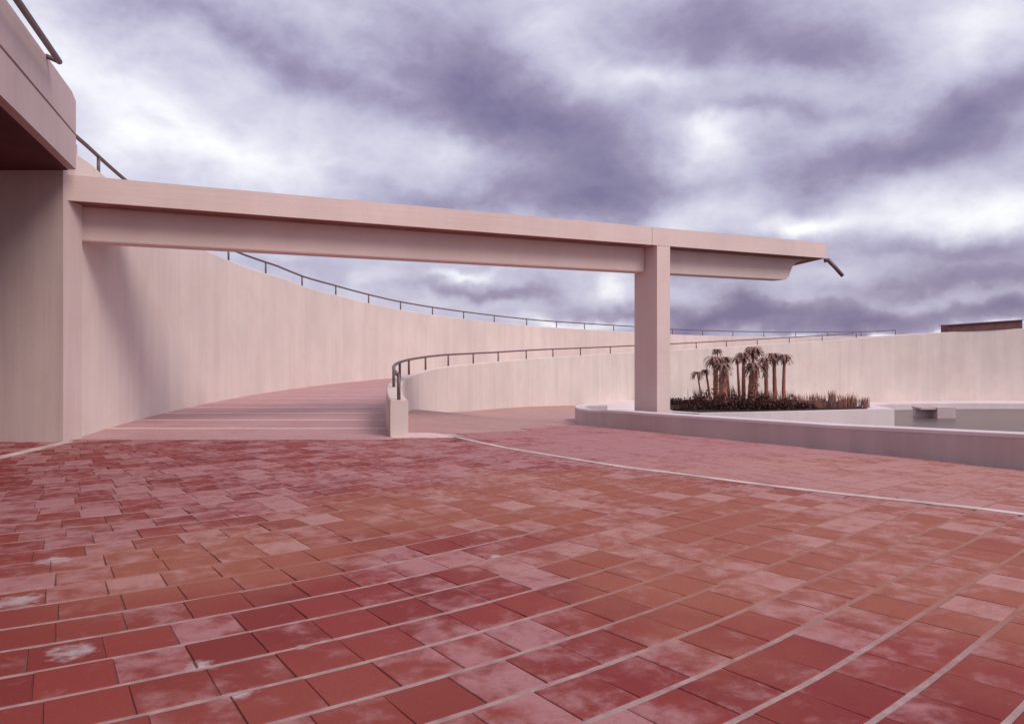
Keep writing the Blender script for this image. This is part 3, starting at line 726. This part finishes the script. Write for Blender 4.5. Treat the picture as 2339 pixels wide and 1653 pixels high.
def palm(px, y, top_py, base_px, rad, crown, label, skirt=0):
    x0 = (base_px - 1169.5) / 1773 * y; x1 = (px - 1169.5) / 1773 * y
    zt = EYE - (top_py - 788) / 1773 * y - crown * .35; zb = ZP + .02
    e = tag(empty('palm_tree', (x0, y, zb)), label, 'palm tree', 'palms in the raised bed')
    bm = bmesh.new(); n_ = 10; pts_, rr = [], []
    for i in range(n_ + 1):
        f = i / n_; bend = math.sin(f * math.pi) * .05
        pts_.append((x0 + (x1 - x0) * f ** 1.5 + bend * (x1 - x0), y + .03 * math.sin(f * 5), zb + (zt - zb) * f)); rr.append(rad * 1.2 * (1.25 - .45 * f) * (1.06 if i % 2 else .97))
    tube(bm, pts_, rr, 8); obj('trunk', bm, M['palm_trunk'], e, True)
    bm = bmesh.new(); top = Vector((x1, y, zt))
    nl = 26
    for i in range(nl):
        a = i * 2.399 + random.uniform(-.2, .2); up = 1.2 - 1.5 * i / nl
        ln = crown * random.uniform(.95, 1.4); d = Vector((math.cos(a), math.sin(a), 0)); side = Vector((-d.y, d.x, 0))
        p = top.copy(); prev = None
        for j in range(5):
            f = j / 4
            q = top + d * (ln * f) + Vector((0, 0, crown * (up * f * .8 - 1.15 * f * f)))
            wd = crown * .17 * math.sin(math.pi * min(.97, f * .8 + .12)) + .006
            cur = (bm.verts.new(q + side * wd), bm.verts.new(q + Vector((0, 0, .03 * crown))), bm.verts.new(q - side * wd))
            if prev:
                bm.faces.new((prev[0], prev[1], cur[1], cur[0])); bm.faces.new((prev[1], prev[2], cur[2], cur[1]))
            prev = cur
        # fingers at the leaf end
        for kf in range(5):
            s = (kf - 2) * .35; dd = (d + side * s).normalized()
            a0 = bm.verts.new(q - d * ln * .25 + side * s * crown * .1); a1 = bm.verts.new(q - d * ln * .2 + side * (s * crown * .1 + .02)); a2 = bm.verts.new(q + dd * crown * .22 - Vector((0, 0, crown * .2)))
            bm.faces.new((a0, a1, a2))
    obj('crown', bm, M['palm_leaf'], e, recalc=False)
    if skirt:
        bm = bmesh.new()
        for i in range(70):
            a = random.uniform(0, 6.28); z = zt - random.uniform(0, skirt); r0 = rad * 1.0
            d = Vector((math.cos(a), math.sin(a), 0)); sd = Vector((-d.y, d.x, 0)) * .05
            p0 = Vector((x1, y, z)) + d * r0; p1 = p0 + d * random.uniform(.05, .16) * (1 + crown) - Vector((0, 0, random.uniform(.15, .35)))
            bm.faces.new([bm.verts.new(q) for q in (p0 - sd, p0 + sd, p1)])
        obj('dead_fronds', bm, M['palm_leaf'], e, recalc=False)
palm(1592, 41.2, 846, 1604, .035, .30, 'shortest and leftmost palm, thin with a small drooping crown')
palm(1611, 41.8, 842, 1624, .05, .22, 'short leaning palm with a tiny crown, second from the left')
palm(1633, 41.0, 810, 1636, .105, .46, 'reddish palm under a wide mushroom crown in the left clump', .3)
palm(1651, 40.2, 826, 1652, .17, .44, 'stout dark trunked palm at the front of the left clump', 1.0)
palm(1657, 41.5, 812, 1665, .08, .32, 'leaning palm at the right side of the left clump', .4)
palm(1638, 43.5, 795, 1640, .03, .26, 'thin palm whose small crown rises above the left clump')
palm(1683, 41.6, 814, 1690, .055, .24, 'slim palm leaning left at the start of the middle clump')
palm(1698, 42.4, 802, 1699, .085, .42, 'grey brown palm left of the tallest one', .3)
palm(1722, 42.9, 788, 1714, .075, .52, 'tallest palm of the bed with the highest crown', .3)
palm(1722, 40.4, 824, 1719, .20, .50, 'broadest dark palm with a thick shaggy trunk under the tallest crown', 1.4)
palm(1748, 41.3, 814, 1752, .085, .34, 'dark palm with a ragged trunk right of the broadest one', .9)
palm(1767, 42.0, 803, 1771, .09, .40, 'reddish palm with an arched crown, second from the right', .4)
palm(1791, 41.0, 806, 1790, .075, .36, 'rightmost straight reddish palm of the bed', .3)

def shrub(px, y, w, h, mat, label, name='shrub', n_=260, leaf=.08, cat='shrub', grp='dark shrubs under the palms'):
    x0 = (px - 1169.5) / 1773 * y; bm = bmesh.new()
    for i in range(n_):
        a = random.uniform(0, 6.28); r = math.sqrt(random.random()); f = random.random()
        hh = h * (1 - .75 * r * r) * (.65 + .5 * mnoise.noise(Vector((px * .1, math.cos(a) * r * 2, math.sin(a) * r * 2))) + .2)
        p = Vector((x0 + w * r * math.cos(a), y + w * .6 * r * math.sin(a), ZP + hh * f))
        u = Vector((random.uniform(-1, 1), random.uniform(-1, 1), random.uniform(-.4, 1))).normalized(); s = u.cross(Vector((random.random(), random.random(), .3))).normalized()
        l_ = leaf * random.uniform(.6, 1.5)
        bm.faces.new([bm.verts.new(q) for q in (p, p + s * l_ * .45 + u * l_ * .5, p + u * l_ * 1.4, p - s * l_ * .45 + u * l_ * .5)])
    tag(obj(name, bm, mat, recalc=False), label, cat, grp)
for i, (px, y, w, h, lb) in enumerate([
    (1550, 43.0, 1.3, .42, 'broad low dark growth at the back left of the bed beside the column'),
    (1562, 39.6, .55, .32, 'flat dark shrub at the left tip of the planting bed'),
    (1590, 39.9, .7, .62, 'dark rounded shrub under the leftmost thin palm'),
    (1622, 40.0, .75, .95, 'tallest and darkest shrub at the foot of the left palm clump'),
    (1655, 39.7, .7, .75, 'dark shrub in front of the stout palm trunk'),
    (1688, 40.0, .65, .62, 'dark shrub below the slim leaning palm'),
    (1715, 39.8, .75, .80, 'dark bushy shrub in front of the broadest palm'),
    (1745, 39.9, .65, .70, 'brown dark shrub right of the broadest palm'),
    (1775, 40.2, .65, .45, 'low brown shrub under the two rightmost palms'),
    (1808, 40.3, .7, .62, 'low spreading dark shrub just right of the rightmost palm'),
    (1840, 40.5, .6, .36, 'small low brown shrub where the dark planting thins out')]):
    shrub(px, y, w, h * 1.35, M['shrub'], lb, n_=520 if i < 9 else 260)
def reed(px, y, w, h, label, n_=95):
    x0 = (px - 1169.5) / 1773 * y; bm = bmesh.new()
    for i in range(n_):
        x = x0 + random.gauss(0, w * .5); yy = y + random.gauss(0, w * .4); hh = h * random.uniform(.45, 1.1); dx = random.uniform(-.18, .18) * h * 1.4; t_ = .014
        v0 = [bm.verts.new((x - t_, yy, ZP)), bm.verts.new((x + t_, yy, ZP)), bm.verts.new((x + dx * .4 + t_, yy, ZP + hh * .6)), bm.verts.new((x + dx * .4 - t_, yy, ZP + hh * .6))]
        tp = bm.verts.new((x + dx, yy, ZP + hh)); bm.faces.new(v0); bm.faces.new((v0[3], v0[2], tp))
    tag(obj('reed_clump', bm, M['reed'], recalc=False), label, 'reeds', 'dry reeds in the raised bed')
for px, y, w, h, lb in [(1826, 41, .35, .8, 'pinkish reed tuft right beside the low dark shrub'), (1858, 41.2, .4, .85, 'broad reed tuft left of the gap in the reeds'), (1875, 41.4, .3, .7, 'reed tuft just before the gap in the reeds'),
                        (1899, 41.3, .22, .95, 'tallest pale reed tuft in the right half of the bed'), (1922, 41.3, .25, .75, 'reed tuft between two gaps near the right end'),
                        (1946, 41.5, .28, .8, 'second to last reed tuft at the right end'), (1974, 41.5, .3, .6, 'last low reed tuft at the right end of the bed'), (1600, 42, .5, 1.05, 'tall faint reeds behind the leftmost palm'),
                        (1738, 42, .5, 1.0, 'reddish reeds between the broad palm and the ragged palm'), (1668, 41.6, .5, 1.25, 'reddish reeds in the gap between the left and middle palm clumps'), (1800, 41.4, .45, .95, 'reddish reeds against the rightmost palm trunk'), (1766, 41.0, .4, 1.0, 'reddish reeds at the foot of the second palm from the right')]:
    reed(px, y, w, h, lb)

# ------------------------------------------------------------------ dark cladding box on the far wall
x0, y0, p0 = sight(2160, R_IN + .3); x1, y1, p1 = sight(2331, R_IN + .3)
zz0 = interp(TOP_IN, p0); zz1 = interp(TOP_IN, p1)
cb = tag(empty('roof_box', (*ring(R_IN + .2, p0), zz0)), 'long dark red brown clad box lying on the far wall at the right', 'roof box')
bm = bmesh.new()
q = [ring(R_IN + .05, p0), ring(R_IN + .05, p1), ring(R_IN + .9, p1), ring(R_IN + .9, p0)]
prism(bm, q, [zz0 - .02, zz1 + .0, zz1, zz0 - .02], [zz0 + .50, zz1 + .62, zz1 + .62, zz0 + .50]); bevel(bm, .03); obj('body', bm, M['clad'], cb)
bm = bmesh.new()
q = [ring(R_IN - .08, p0 - .001), ring(R_IN - .08, p1 + .001), ring(R_IN + 1.0, p1 + .001), ring(R_IN + 1.0, p0 - .001)]
prism(bm, q, [zz0 + .50, zz1 + .62, zz1 + .62, zz0 + .50], [zz0 + .56, zz1 + .68, zz1 + .68, zz0 + .56]); obj('roof_edge', bm, M['rail'], cb)
